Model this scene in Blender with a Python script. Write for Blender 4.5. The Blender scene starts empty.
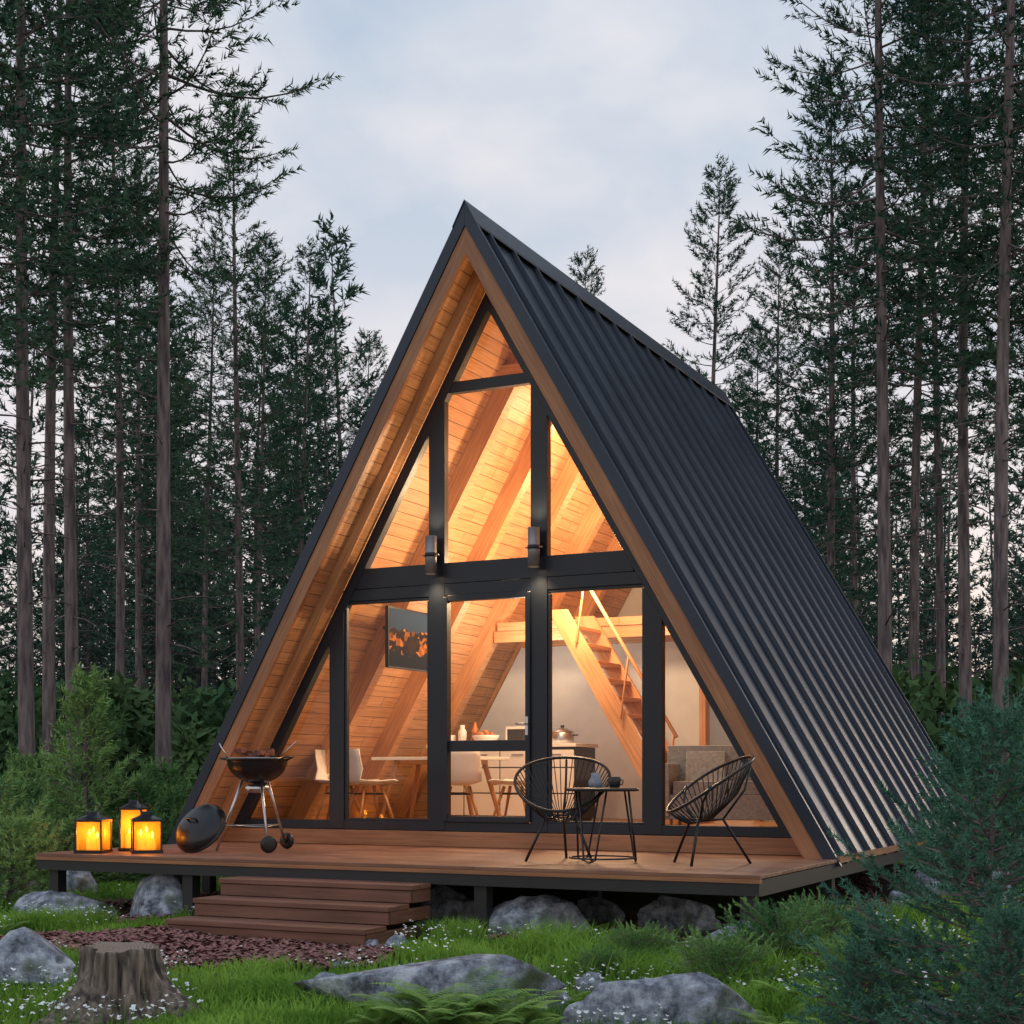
import bpy, math, random, bmesh
import numpy as np
from mathutils import Vector, Matrix, noise
rng = np.random.default_rng(7); random.seed(7)
sc = bpy.context.scene
sc.view_settings.view_transform='Standard'; sc.view_settings.look='None'; sc.view_settings.exposure=0

# ---------------------------------------------------------------- layout
D=0.56            # deck height above ground
CX=-6.70; HW=3.55; RH=6.13     # cabin axis, half width, ridge height over deck
YF=12.5; YB=20.35; YG=13.0      # roof front, back, glazing plane
TH=math.atan2(RH,HW); SN=math.sin(TH); CS=math.cos(TH); TN=math.tan(TH)
A=math.radians(26.4)
def place(u,d):   # u = lateral ratio, d = distance along the view axis
    return (d*(-math.sin(A)+u*math.cos(A)), d*(math.cos(A)+u*math.sin(A)))
def U(px): return (px-512)/1474.0
def hgt(x,y):
    return .035*np.sin(.9*x+1)*np.cos(.8*y)+.025*np.sin(2.1*x+.5*y+.7)+.012*np.sin(5*x+3*y)

# ---------------------------------------------------------------- materials
def newmat(n):
    m=bpy.data.materials.new(n); m.use_nodes=True
    nt=m.node_tree; b=nt.nodes['Principled BSDF']; return m,nt,b
def N(nt,t,**k):
    n=nt.nodes.new(t)
    for a,v in k.items(): setattr(n,a,v)
    return n
def ramp(nt,stops):
    r=N(nt,'ShaderNodeValToRGB'); e=r.color_ramp.elements
    while len(e)<len(stops): e.new(.5)
    for i,(p,c) in enumerate(stops): e[i].position=p; e[i].color=(*c,1)
    return r
def bump(nt,b,src,s=.3,d=.01):
    bp=N(nt,'ShaderNodeBump'); bp.inputs['Strength'].default_value=s; bp.inputs['Distance'].default_value=d
    nt.links.new(src,bp.inputs['Height']); nt.links.new(bp.outputs[0],b.inputs['Normal'])
def plain(n,c,r=.5,metal=0,var=.15,scale=6):
    m,nt,b=newmat(n)
    tc=N(nt,'ShaderNodeTexCoord'); no=N(nt,'ShaderNodeTexNoise'); no.inputs['Scale'].default_value=scale; no.inputs['Detail'].default_value=3
    nt.links.new(tc.outputs['Object'],no.inputs['Vector'])
    rp=ramp(nt,[(.3,tuple(x*(1-var) for x in c)),(.7,tuple(min(1,x*(1+var)) for x in c))])
    nt.links.new(no.outputs['Fac'],rp.inputs[0]); nt.links.new(rp.outputs[0],b.inputs['Base Color'])
    rr=N(nt,'ShaderNodeMapRange'); rr.inputs['To Min'].default_value=max(0,r-.08); rr.inputs['To Max'].default_value=r+.1
    nt.links.new(no.outputs['Fac'],rr.inputs[0]); nt.links.new(rr.outputs[0],b.inputs['Roughness'])
    b.inputs['Metallic'].default_value=metal
    return m
def wood(n,c1,c2,seam=(.05,.02,.01),row=.14,length=2.6,mortar=.004,rough=.5,planks=True,grain=1.0):
    m,nt,b=newmat(n)
    uv=N(nt,'ShaderNodeUVMap'); 
    mp=N(nt,'ShaderNodeMapping'); mp.inputs['Scale'].default_value=(1.2,26,1)
    no=N(nt,'ShaderNodeTexNoise'); no.inputs['Scale'].default_value=1.6; no.inputs['Detail'].default_value=5; no.inputs['Distortion'].default_value=.6
    nt.links.new(uv.outputs[0],mp.inputs[0]); nt.links.new(mp.outputs[0],no.inputs['Vector'])
    mixg=N(nt,'ShaderNodeMix',data_type='RGBA',blend_type='MULTIPLY'); mixg.inputs[0].default_value=.55*grain
    gr=ramp(nt,[(.3,(.45,.36,.3)),(.62,(1,1,1))]); nt.links.new(no.outputs['Fac'],gr.inputs[0])
    if planks:
        br=N(nt,'ShaderNodeTexBrick'); br.offset=.37; br.offset_frequency=2
        br.inputs['Scale'].default_value=1; br.inputs['Brick Width'].default_value=length; br.inputs['Row Height'].default_value=row
        br.inputs['Mortar Size'].default_value=mortar; br.inputs['Mortar Smooth'].default_value=.3
        br.inputs['Color1'].default_value=(*c1,1); br.inputs['Color2'].default_value=(*c2,1); br.inputs['Mortar'].default_value=(*seam,1)
        nt.links.new(uv.outputs[0],br.inputs['Vector']); base=br.outputs['Color']
    else:
        n2=N(nt,'ShaderNodeTexNoise'); n2.inputs['Scale'].default_value=1.3
        nt.links.new(uv.outputs[0],n2.inputs['Vector'])
        r2=ramp(nt,[(.35,c1),(.65,c2)]); nt.links.new(n2.outputs['Fac'],r2.inputs[0]); base=r2.outputs[0]
    nt.links.new(base,mixg.inputs[6]); nt.links.new(gr.outputs[0],mixg.inputs[7]); nt.links.new(mixg.outputs[2],b.inputs['Base Color'])
    b.inputs['Roughness'].default_value=rough
    if planks:
        mt=N(nt,'ShaderNodeMath',operation='MULTIPLY_ADD'); mt.inputs[1].default_value=-1; 
        nt.links.new(br.outputs['Fac'],mt.inputs[0])
        m3=N(nt,'ShaderNodeMath',operation='MULTIPLY'); m3.inputs[1].default_value=.25; nt.links.new(no.outputs['Fac'],m3.inputs[0]); nt.links.new(m3.outputs[0],mt.inputs[2])
        bump(nt,b,mt.outputs[0],.6,.006)
    else: bump(nt,b,no.outputs['Fac'],.3,.004)
    return m
def foliage(n,dark,light,scale=1.5,trans=0):
    m,nt,b=newmat(n); nt.nodes.remove(b)
    tc=N(nt,'ShaderNodeTexCoord'); no=N(nt,'ShaderNodeTexNoise'); no.inputs['Scale'].default_value=scale; no.inputs['Detail'].default_value=1.5
    nt.links.new(tc.outputs['Object'],no.inputs['Vector'])
    oi=N(nt,'ShaderNodeObjectInfo'); ad=N(nt,'ShaderNodeMath',operation='MULTIPLY_ADD'); ad.inputs[1].default_value=.22
    nt.links.new(oi.outputs['Random'],ad.inputs[0]); nt.links.new(no.outputs['Fac'],ad.inputs[2])
    rp=ramp(nt,[(.40,dark),(.74,light)]); nt.links.new(ad.outputs[0],rp.inputs[0])
    df_=N(nt,'ShaderNodeBsdfDiffuse'); nt.links.new(rp.outputs[0],df_.inputs[0]); out=df_.outputs[0]
    if trans:
        tr=N(nt,'ShaderNodeBsdfTranslucent'); nt.links.new(rp.outputs[0],tr.inputs[0])
        mx=N(nt,'ShaderNodeMixShader'); mx.inputs[0].default_value=trans
        nt.links.new(out,mx.inputs[1]); nt.links.new(tr.outputs[0],mx.inputs[2]); out=mx.outputs[0]
    nt.links.new(out,nt.nodes['Material Output'].inputs[0])
    return m
def emit(n,c,s):
    m,nt,b=newmat(n); b.inputs['Base Color'].default_value=(*c,1)
    b.inputs['Emission Color'].default_value=(*c,1); b.inputs['Emission Strength'].default_value=s
    return m
def glassmat(n,tint=(1,1,1),diff=0,dc=(1,.5,.1)):
    m,nt,b=newmat(n)
    t=N(nt,'ShaderNodeBsdfTransparent'); t.inputs[0].default_value=(*tint,1)
    g=N(nt,'ShaderNodeBsdfGlossy'); g.inputs['Roughness'].default_value=.02
    f=N(nt,'ShaderNodeFresnel'); f.inputs[0].default_value=1.4
    mx=N(nt,'ShaderNodeMixShader'); nt.links.new(f.outputs[0],mx.inputs[0]); nt.links.new(t.outputs[0],mx.inputs[1]); nt.links.new(g.outputs[0],mx.inputs[2])
    out=mx.outputs[0]
    if diff>0:
        tr=N(nt,'ShaderNodeBsdfTranslucent'); tr.inputs[0].default_value=(*dc,1)
        m2=N(nt,'ShaderNodeMixShader'); m2.inputs[0].default_value=diff
        nt.links.new(out,m2.inputs[1]); nt.links.new(tr.outputs[0],m2.inputs[2]); out=m2.outputs[0]
    nt.links.new(out,nt.nodes['Material Output'].inputs[0]); return m

M={}
M['lining']=wood('pine_lining_boards',(.62,.34,.17),(.50,.26,.12),seam=(.12,.05,.02),row=.135,length=2.4)
M['beam']=wood('pine_beam_wood',(.52,.25,.11),(.62,.33,.155),planks=False,rough=.45)
M['rake']=wood('stained_fascia_wood',(.36,.155,.07),(.44,.20,.09),planks=False)
M['deck']=wood('deck_board_wood',(.34,.165,.10),(.20,.095,.06),planks=False,rough=.5)
M['step']=wood('step_wood',(.18,.08,.05),(.25,.115,.072),planks=False,rough=.55)
M['floor']=wood('interior_floor_wood',(.50,.30,.16),(.42,.24,.12),row=.12)
M['frame']=plain('charcoal_window_frame',(.008,.013,.022),.42)
M['steel']=plain('dark_steel',(.022,.022,.024),.5)
M['black']=plain('black_enamel',(.010,.010,.012),.3)
M['string']=plain('black_cord',(.012,.012,.014),.5)
M['chrome']=plain('brushed_aluminium',(.55,.55,.56),.3,1)
M['gunmetal']=plain('gunmetal',(.30,.31,.33),.5,.6)
M['white']=plain('white_paint',(.78,.77,.75),.5,var=.03)
M['wall']=plain('wall_plaster',(.56,.57,.58),.8,var=.04)
M['grey']=plain('grey_fabric',(.26,.29,.33),.9,var=.2,scale=30)
M['glass']=glassmat('window_glass')
M['amber']=glassmat('amber_lantern_glass',(1,.66,.25),.5,(1,.55,.10))
M['flame']=emit('candle_flame',(1,.55,.12),30)
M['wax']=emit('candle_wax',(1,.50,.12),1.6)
M['lampglow']=emit('lamp_glow',(1,.75,.42),10)
M['food']=plain('grilled_food',(.16,.045,.03),.45,var=.7,scale=20)
M['fruit']=plain('fruit_skin',(.45,.14,.03),.4,var=.6,scale=12)
m,nt,b=newmat('standing_seam_metal'); M['metal']=m
tc=N(nt,'ShaderNodeTexCoord'); no=N(nt,'ShaderNodeTexNoise'); no.inputs['Scale'].default_value=1.1; no.inputs['Detail'].default_value=6
nt.links.new(tc.outputs['Object'],no.inputs['Vector'])
rp=ramp(nt,[(.3,(.018,.027,.044)),(.7,(.034,.046,.070))]); nt.links.new(no.outputs['Fac'],rp.inputs[0]); nt.links.new(rp.outputs[0],b.inputs['Base Color'])
rr=N(nt,'ShaderNodeMapRange'); rr.inputs['To Min'].default_value=.30; rr.inputs['To Max'].default_value=.50
nt.links.new(no.outputs['Fac'],rr.inputs[0]); nt.links.new(rr.outputs[0],b.inputs['Roughness']); b.inputs['Metallic'].default_value=.3
bump(nt,b,no.outputs['Fac'],.2,.02)
def bark(n,c1,c2,sc_=(14,14,2.2)):
    m,nt,b=newmat(n); tc=N(nt,'ShaderNodeTexCoord'); mp=N(nt,'ShaderNodeMapping'); mp.inputs['Scale'].default_value=sc_
    no=N(nt,'ShaderNodeTexNoise'); no.inputs['Scale'].default_value=1; no.inputs['Detail'].default_value=5
    nt.links.new(tc.outputs['Object'],mp.inputs[0]); nt.links.new(mp.outputs[0],no.inputs['Vector'])
    rp=ramp(nt,[(.35,c1),(.65,c2)]); nt.links.new(no.outputs['Fac'],rp.inputs[0]); nt.links.new(rp.outputs[0],b.inputs['Base Color'])
    b.inputs['Roughness'].default_value=.9; bump(nt,b,no.outputs['Fac'],1,.03); return m
M['bark']=bark('pine_bark',(.085,.066,.070),(.27,.205,.20))
M['stumpbark']=bark('stump_bark',(.035,.028,.024),(.28,.22,.175),(26,26,4))
m,nt,b=newmat('cut_wood_rings'); M['rings']=m
tc=N(nt,'ShaderNodeTexCoord'); wv=N(nt,'ShaderNodeTexWave',wave_type='RINGS',rings_direction='Z'); wv.inputs['Scale'].default_value=14; wv.inputs['Distortion'].default_value=2.5
nt.links.new(tc.outputs['Object'],wv.inputs['Vector']); rp=ramp(nt,[(0,(.14,.10,.075)),(1,(.33,.26,.20))]); nt.links.new(wv.outputs['Fac'],rp.inputs[0]); nt.links.new(rp.outputs[0],b.inputs['Base Color']); b.inputs['Roughness'].default_value=.8
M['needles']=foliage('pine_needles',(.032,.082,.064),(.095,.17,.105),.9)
M['needles_far_hazed']=foliage('far_pine_needles_hazed',(.040,.088,.078),(.090,.155,.118),.16)  # greyer tint paints aerial haze into the distant needles
M['sapling']=foliage('sapling_needles',(.04,.13,.10),(.12,.26,.18),4)
M['shrub']=foliage('shrub_needles',(.08,.20,.08),(.27,.43,.15),2.2)
M['leaf']=foliage('undergrowth_leaves',(.035,.095,.050),(.11,.19,.08),.35)
M['grass']=foliage('grass_blades',(.08,.20,.025),(.28,.48,.085),1.4,.3)
M['fern']=foliage('fern_leaves',(.12,.25,.06),(.34,.50,.14),3,.3)
M['petal']=plain('white_petals',(.78,.80,.77),.6)
M['chips']=foliage('bark_chips',(.07,.035,.035),(.34,.185,.17),30)
m,nt,b=newmat('granite_rock'); M['rock']=m
tc=N(nt,'ShaderNodeTexCoord'); no=N(nt,'ShaderNodeTexNoise'); no.inputs['Scale'].default_value=7; no.inputs['Detail'].default_value=9; no.inputs['Roughness'].default_value=.72
nt.links.new(tc.outputs['Object'],no.inputs['Vector'])
rp=ramp(nt,[(.37,(.07,.078,.095)),(.5,(.32,.355,.42)),(.63,(.68,.73,.80))]); nt.links.new(no.outputs['Fac'],rp.inputs[0])
n2=N(nt,'ShaderNodeTexNoise'); n2.inputs['Scale'].default_value=3; nt.links.new(tc.outputs['Object'],n2.inputs['Vector'])
r2=ramp(nt,[(.60,(0,0,0)),(.70,(1,1,1))]); nt.links.new(n2.outputs['Fac'],r2.inputs[0])
mx=N(nt,'ShaderNodeMix',data_type='RGBA'); nt.links.new(r2.outputs[0],mx.inputs[0]); nt.links.new(rp.outputs[0],mx.inputs[6]); mx.inputs[7].default_value=(.09,.12,.055,1)
nt.links.new(mx.outputs[2],b.inputs['Base Color']); b.inputs['Roughness'].default_value=.85; bump(nt,b,no.outputs['Fac'],1,.06)
m,nt,b=newmat('forest_ground'); M['ground']=m
tc=N(nt,'ShaderNodeTexCoord'); no=N(nt,'ShaderNodeTexNoise'); no.inputs['Scale'].default_value=.9; no.inputs['Detail'].default_value=8; no.inputs['Roughness'].default_value=.7
nt.links.new(tc.outputs['Object'],no.inputs['Vector'])
rp=ramp(nt,[(.35,(.035,.065,.014)),(.55,(.06,.10,.025)),(.7,(.06,.045,.026))]); nt.links.new(no.outputs['Fac'],rp.inputs[0]); nt.links.new(rp.outputs[0],b.inputs['Base Color'])
b.inputs['Roughness'].default_value=.95; n3=N(nt,'ShaderNodeTexNoise'); n3.inputs['Scale'].default_value=30; nt.links.new(tc.outputs['Object'],n3.inputs['Vector']); bump(nt,b,n3.outputs['Fac'],1,.04)
m,nt,b=newmat('city_photo_print'); M['picture']=m
uv=N(nt,'ShaderNodeUVMap'); vo=N(nt,'ShaderNodeTexVoronoi',distance='CHEBYCHEV'); vo.inputs['Scale'].default_value=11; nt.links.new(uv.outputs[0],vo.inputs['Vector'])
sx=N(nt,'ShaderNodeSeparateXYZ'); nt.links.new(uv.outputs[0],sx.inputs[0])
rp=ramp(nt,[(0,(.006,.008,.015)),(.5,(.03,.02,.015)),(.62,(.45,.16,.03)),(.8,(.015,.012,.015))]); nt.links.new(vo.outputs['Color'],rp.inputs[0])
nq=N(nt,'ShaderNodeTexNoise'); nq.inputs['Scale'].default_value=6; nt.links.new(uv.outputs[0],nq.inputs['Vector'])
aq=N(nt,'ShaderNodeMath',operation='MULTIPLY_ADD'); aq.inputs[1].default_value=.35; nt.links.new(nq.outputs['Fac'],aq.inputs[0]); nt.links.new(sx.outputs[1],aq.inputs[2])
r2=ramp(nt,[(.0,(.008,.012,.02)),(.42,(.01,.015,.025)),(.5,(.02,.04,.08)),(1,(.03,.06,.12))]); nt.links.new(aq.outputs[0],r2.inputs[0])
r3=ramp(nt,[(.40,(0,0,0)),(.46,(1,1,1)),(.80,(1,1,1)),(.84,(0,0,0))]); nt.links.new(aq.outputs[0],r3.inputs[0])
mx=N(nt,'ShaderNodeMix',data_type='RGBA'); nt.links.new(r3.outputs[0],mx.inputs[0]); nt.links.new(r2.outputs[0],mx.inputs[6]); nt.links.new(rp.outputs[0],mx.inputs[7])
nt.links.new(mx.outputs[2],b.inputs['Base Color']); b.inputs['Roughness'].default_value=.9; b.inputs['Specular IOR Level'].default_value=.1

# ---------------------------------------------------------------- mesh builder
class MB:
    def __init__(s): s.v=[];s.f=[];s.m=[];s.uv=[];s.mats=[];s.sm=[]
    def mi(s,k):
        if k not in s.mats: s.mats.append(k)
        return s.mats.index(k)
    def face(s,idx,k,uv,smooth=False): s.f.append(idx); s.m.append(s.mi(k)); s.uv.append(uv); s.sm.append(smooth)
    def box(s,c,size,k,R=None):
        R=R or Matrix.Identity(3); c=Vector(c); o=len(s.v)
        ro=(random.random()*5,random.random()*5)
        loc=[]
        for z in(-.5,.5):
            for y in(-.5,.5):
                for x in(-.5,.5):
                    p=Vector((x*size[0],y*size[1],z*size[2])); loc.append(p); s.v.append(c+R@p)
        for f,ax in(((0,2,3,1),2),((4,5,7,6),2),((0,1,5,4),1),((2,6,7,3),1),((0,4,6,2),0),((1,3,7,5),0)):
            o2=[a for a in range(3) if a!=ax]
            if size[o2[0]]<size[o2[1]]: o2=o2[::-1]
            s.face([o+i for i in f],k,[(loc[i][o2[0]]+ro[0],loc[i][o2[1]]+ro[1]) for i in f])
    def prism(s,poly,vec,k,smooth=False,cap=None):
        P=[Vector(p) for p in poly]; V=Vector(vec); n=len(P); o=len(s.v)
        s.v+=P+[p+V for p in P]; L=V.length; acc=0
        for i in range(n):
            j=(i+1)%n; e=(P[j]-P[i]).length
            s.face([o+i,o+j,o+n+j,o+n+i],k,[(0,acc),(0,acc+e),(L,acc+e),(L,acc)]); acc+=e
        ex=(P[1]-P[0]).normalized(); ny=V.normalized().cross(ex); ro=random.random()*5
        q=[((p-P[0]).dot(ex)+ro,(p-P[0]).dot(ny)) for p in P]
        ck=cap or k
        s.face([o+i for i in range(n)][::-1],ck,q[::-1]); s.face([o+n+i for i in range(n)],ck,q)
    def tube(s,pts,r,k,n=8,closed=False):
        P=[Vector(p) for p in pts]; m_=len(P); o=len(s.v)
        rr=r if isinstance(r,(list,tuple)) else [r]*m_
        up=None; L=0
        for i in range(m_):
            if closed: t=(P[(i+1)%m_]-P[i-1]).normalized()
            else: t=(P[min(i+1,m_-1)]-P[max(i-1,0)]).normalized()
            if up is None: up=t.orthogonal().normalized()
            up=(up-t*up.dot(t)).normalized(); w=t.cross(up)
            for a in range(n):
                an=2*math.pi*a/n; s.v.append(P[i]+(up*math.cos(an)+w*math.sin(an))*rr[i])
        rg=m_ if closed else m_-1
        for i in range(rg):
            i2=(i+1)%m_
            e=(P[i2]-P[i]).length
            for a in range(n):
                a2=(a+1)%n
                s.face([o+i*n+a,o+i*n+a2,o+i2*n+a2,o+i2*n+a],k,[(L,a*.02),(L,a*.02+.02),(L+e,a*.02+.02),(L+e,a*.02)],True)
            L+=e
        if not closed:
            s.face([o+a for a in range(n)][::-1],k,[(0,0)]*n); s.face([o+(m_-1)*n+a for a in range(n)],k,[(0,0)]*n)
    def lathe(s,prof,org,k,n=28,R=None):
        R=R or Matrix.Identity(3); O=Vector(org); o=len(s.v)
        for r,z in prof:
            for a in range(n):
                an=2*math.pi*a/n; s.v.append(O+R@Vector((r*math.cos(an),r*math.sin(an),z)))
        for i in range(len(prof)-1):
            for a in range(n):
                a2=(a+1)%n
                s.face([o+i*n+a,o+i*n+a2,o+(i+1)*n+a2,o+(i+1)*n+a],k,[(a*.03,i*.03),(a*.03+.03,i*.03),(a*.03+.03,i*.03+.03),(a*.03,i*.03+.03)],True)
    def obj(s,name,parent=None,bevel=0,org=None):
        me=bpy.data.meshes.new(name)
        O=Vector(org) if org else Vector((0,0,0))
        me.from_pydata([tuple(v-O) for v in s.v],[],s.f)
        for k in s.mats: me.materials.append(M[k])
        me.polygons.foreach_set('material_index',s.m); me.polygons.foreach_set('use_smooth',s.sm)
        ul=me.uv_layers.new(name='UVMap'); flat=[c for f in s.uv for p in f for c in p]; ul.data.foreach_set('uv',flat)
        me.update(); ob=bpy.data.objects.new(name,me); ob.location=O; sc.collection.objects.link(ob)
        if parent: ob.parent=parent
        if bevel:
            md=ob.modifiers.new('bevel','BEVEL'); md.width=bevel; md.segments=2; md.limit_method='ANGLE'
        return ob
def empty(name,loc=(0,0,0)):
    e=bpy.data.objects.new(name,None); sc.collection.objects.link(e); e.location=loc; return e
def npmesh(name,V,T,mi,mats):
    me=bpy.data.meshes.new(name); V=np.ascontiguousarray(V,dtype=np.float32); T=np.ascontiguousarray(T,dtype=np.int32)
    me.vertices.add(len(V)); me.vertices.foreach_set('co',V.ravel())
    me.loops.add(T.size); me.loops.foreach_set('vertex_index',T.ravel())
    me.polygons.add(len(T)); me.polygons.foreach_set('loop_start',np.arange(0,T.size,3,dtype=np.int32))
    if mi is not None: me.polygons.foreach_set('material_index',np.asarray(mi,dtype=np.int32))
    for k in mats: me.materials.append(M[k])
    me.update(calc_edges=True); return me
def arrays(me):
    V=np.empty(len(me.vertices)*3,np.float32); me.vertices.foreach_get('co',V)
    T=np.empty(len(me.loops),np.int32); me.loops.foreach_get('vertex_index',T)
    mi=np.empty(len(me.polygons),np.int32); me.polygons.foreach_get('material_index',mi)
    return V.reshape(-1,3),T.reshape(-1,3),mi
class Merge:
    def __init__(s): s.V=[];s.T=[];s.m=[];s.o=0
    def add(s,arr,loc,rz,sc3):
        V,T,mi=arr; c,q=math.cos(rz),math.sin(rz); W=V*np.array(sc3,dtype=np.float32)
        W=np.stack([W[:,0]*c-W[:,1]*q,W[:,0]*q+W[:,1]*c,W[:,2]],1)+np.array(loc,dtype=np.float32)
        s.V.append(W); s.T.append(T+s.o); s.m.append(mi); s.o+=len(V)
    def obj(s,name,mats): addobj(name,npmesh(name,np.concatenate(s.V),np.concatenate(s.T),np.concatenate(s.m),mats))
def addobj(name,me,loc=(0,0,0),rz=0,s=1,parent=None):
    ob=bpy.data.objects.new(name,me); ob.location=loc; ob.rotation_euler=(0,0,rz)
    ob.scale=(s,s,s) if not isinstance(s,tuple) else s
    sc.collection.objects.link(ob)
    if parent: ob.parent=parent
    return ob

# ================================================================ CABIN
cab=empty('a_frame_cabin')
def layer(s,t1,t2,zlo=0.0):
    xo=(RH-t1/CS-zlo)/TN; xi=(RH-t2/CS-zlo)/TN
    return [(CX+s*xo,D+zlo),(CX,D+RH-t1/CS),(CX,D+RH-t2/CS),(CX+s*xi,D+zlo)]
def lay(mb,s,t1,t2,y0,y1,k,zlo=0):
    P=[(x,y0,z) for x,z in layer(s,t1,t2,zlo)]
    mb.prism(P,(0,y1-y0,0),k)
roof=MB(); lin=MB(); rk=MB(); raf=MB()
FO=.29
for s in(1,-1):
    lay(roof,s,0,.05,YF+.01,YB,'metal',-.06)
    lay(roof,s,-.045,.065,YF-.03,YF+.012,'metal',-.06)
    lay(roof,s,-.045,.075,YB-.005,YB+.03,'metal',-.06)
    lay(lin,s,.052,.18,YF+.03,YB-.03,'lining',-.02)
    lay(rk,s,.067,.20,YF-.015,YF+.028,'rake',-.02)
    lay(rk,s,.077,.19,YB-.028,YB+.01,'rake',-.02)
    lay(raf,s,.182,FO,YG-.22,YG-.045,'beam')
    for y in(14.1,15.25,16.4,17.55,18.7): lay(raf,s,.182,.40,y,y+.14,'beam',.17)
for y in(14.1,15.25):
    raf.box((CX,y-.035,D+5.0),(1.0,.06,.18),'beam')
for s in(1,-1):
    P=[(CX+s*.13,YF-.04,D+RH+.10-.13*TN),(CX,YF-.04,D+RH+.115),(CX,YF-.04,D+RH+.095),(CX+s*.13,YF-.04,D+RH+.08-.13*TN)]
    roof.prism(P,(0,YB-YF+.08,0),'metal')
nr=15; L=RH/SN
for s in(1,-1):
    up=Vector((-s*CS,0,SN)); nn=Vector((s*SN,0,CS)); F=Vector((CX+s*HW,0,D))
    for i in range(nr):
        y=YF+.27+i*(YB-YF-.54)/(nr-1)
        a=F+up*(-.07)
        P=[a+Vector((0,y-.022,0)),a+Vector((0,y-.013,0))+nn*.045,a+Vector((0,y+.013,0))+nn*.045,a+Vector((0,y+.022,0))]
        roof.prism(P,up*(L-.02),'metal')
roof.obj('metal_roof',cab,bevel=.003); lin.obj('roof_lining',cab); rk.obj('rake_boards',cab); raf.obj('rafters',cab)
fr=MB()
for s in(1,-1): lay(fr,s,FO+.002,.40,YG-.04,YG+.06,'frame',.152)
def zt(x,t): return D+RH-t/CS-abs(x-CX)*TN
def post(x0,x1,z0,y0,y1):
    fr.prism([(x0,y0,D+z0),(x1,y0,D+z0),(x1,y0,zt(x1,.34)),(x0,y0,zt(x0,.34))],(0,y1-y0,0),'frame')
for dx in(-1.78,-.585,.555,1.74):
    w=.09; post(CX+dx-w,CX+dx+w,.16,YG-.035,YG+.055)
def hbar(x0,x1,z0,z1,y0=YG-.03,y1=YG+.05): fr.box(((x0+x1)/2,(y0+y1)/2,D+(z0+z1)/2),(x1-x0,y1-y0,z1-z0),'frame')
wz=lambda z,t:(RH-t/CS-z)/TN
hbar(CX-wz(2.52,.33),CX+wz(2.52,.33)-.0,2.52,2.64); hbar(CX-wz(2.85,.31),CX+wz(2.85,.31),2.642,2.85,YG-.033,YG+.048)
hbar(CX-wz(4.68,.31),CX+wz(4.68,.31),4.55,4.66)
hbar(CX-wz(.3,.31),CX+wz(.3,.31),.155,.25)
hbar(CX-.49,CX+.46,.955,1.065,YG-.028,YG+.045)
for x in(CX-.475,CX+.445): fr.box((x,YG-.02,D+1.38),(.05,.09,2.25),'frame')
hbar(CX-.45,CX+.42,.25,.31,YG-.06,YG+.03); hbar(CX-.45,CX+.42,2.46,2.518,YG-.06,YG+.03)
for x0,x1 in((CX-1.69,CX-.675),(CX+.645,CX+1.65)):
    hbar(x0,x1,.25,.275,YG-.02,YG+.03); hbar(x0,x1,2.49,2.518,YG-.02,YG+.03)
    for x in(x0+.014,x1-.014): fr.box((x,YG+.004,D+1.38),(.026,.05,2.2),'frame')
fr.obj('window_frames',cab,bevel=.004)
g=MB(); y=YG+.01
g.v+=[Vector(p) for p in ((CX-wz(.2,.34),y,D+.2),(CX+wz(.2,.34),y,D+.2),(CX,y,D+RH-.34/CS))]; g.face([0,1,2],'glass',[(0,0),(1,0),(.5,1)]); g.obj('window_glass',cab)
h=MB(); h.tube([(CX+.44,YG-.07,D+1.22),(CX+.44,YG-.11,D+1.22),(CX+.34,YG-.115,D+1.22)],.009,'chrome'); h.box((CX+.44,YG-.068,D+1.2),(.03,.012,.18),'chrome'); h.obj('door_handle',cab)
bb=MB(); bb.box((CX,YG-.03,D+.078),(2*wz(.0,.27),.15,.148),'rake'); bb.obj('base_board',cab,bevel=.004)
it=MB()
it.box((CX,(YG+.1+YB-.1)/2,D+.085),(2*wz(.1,.24),YB-YG-.2,.16),'floor')
it.prism([(CX-wz(0,.185),YB-.2,D),(CX+wz(0,.185),YB-.2,D),(CX,YB-.2,D+RH-.185/CS)],(0,.12,0),'wall')
it.obj('floor_and_rear_wall',cab)
pt=MB(); yp=17.2; zc=2.48
xr=wz(.17,.41); xr2=wz(zc,.41); dx0,dx1=.75,1.5
pt.prism([(CX+dx1,yp,D+.17),(CX+xr,yp,D+.17),(CX+xr2,yp,D+zc),(CX+dx1,yp,D+zc)],(0,.1,0),'wall')
pt.prism([(CX-xr,yp,D+.17),(CX+dx0,yp,D+.17),(CX+dx0,yp,D+zc),(CX-xr2,yp,D+zc)],(0,.1,0),'wall')
pt.box((CX+(dx0+dx1)/2,yp+.05,D+(2.2+zc)/2),(dx1-dx0,.098,zc-2.2),'wall')
for x in(dx0+.03,dx1-.03): pt.box((CX+x,yp+.03,D+1.18),(.08,.16,2.02),'beam')
pt.box((CX+(dx0+dx1)/2,yp+.031,D+2.2),(dx1-dx0+.06,.158,.07),'beam')
pt.obj('partition_wall',cab)
lf=MB(); lf.box((CX,18.1,D+2.56),(2*wz(2.5,.42),3.5,.10),'lining')
for i in range(5): lf.box((CX,16.42+i*.75,D+2.44),(2*wz(2.4,.42),.09,.14),'beam')
lf.obj('loft_floor',cab)
st=MB(); x0,z0,x1,z1=-5.45,.17,-6.95,2.62
for y in(15.40,16.18):
    st.prism([(x0,y,D+z0),(x1,y,D+z1),(x1-.24,y,D+z1),(x0-.29,y,D+z0)],(0,.05,0),'beam')
for i in range(1,12):
    f=i/12; st.box((x0-.14+(x1-x0)*f,15.82,D+z0+(z1-z0)*f),(.25,.72,.04),'beam')
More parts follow.
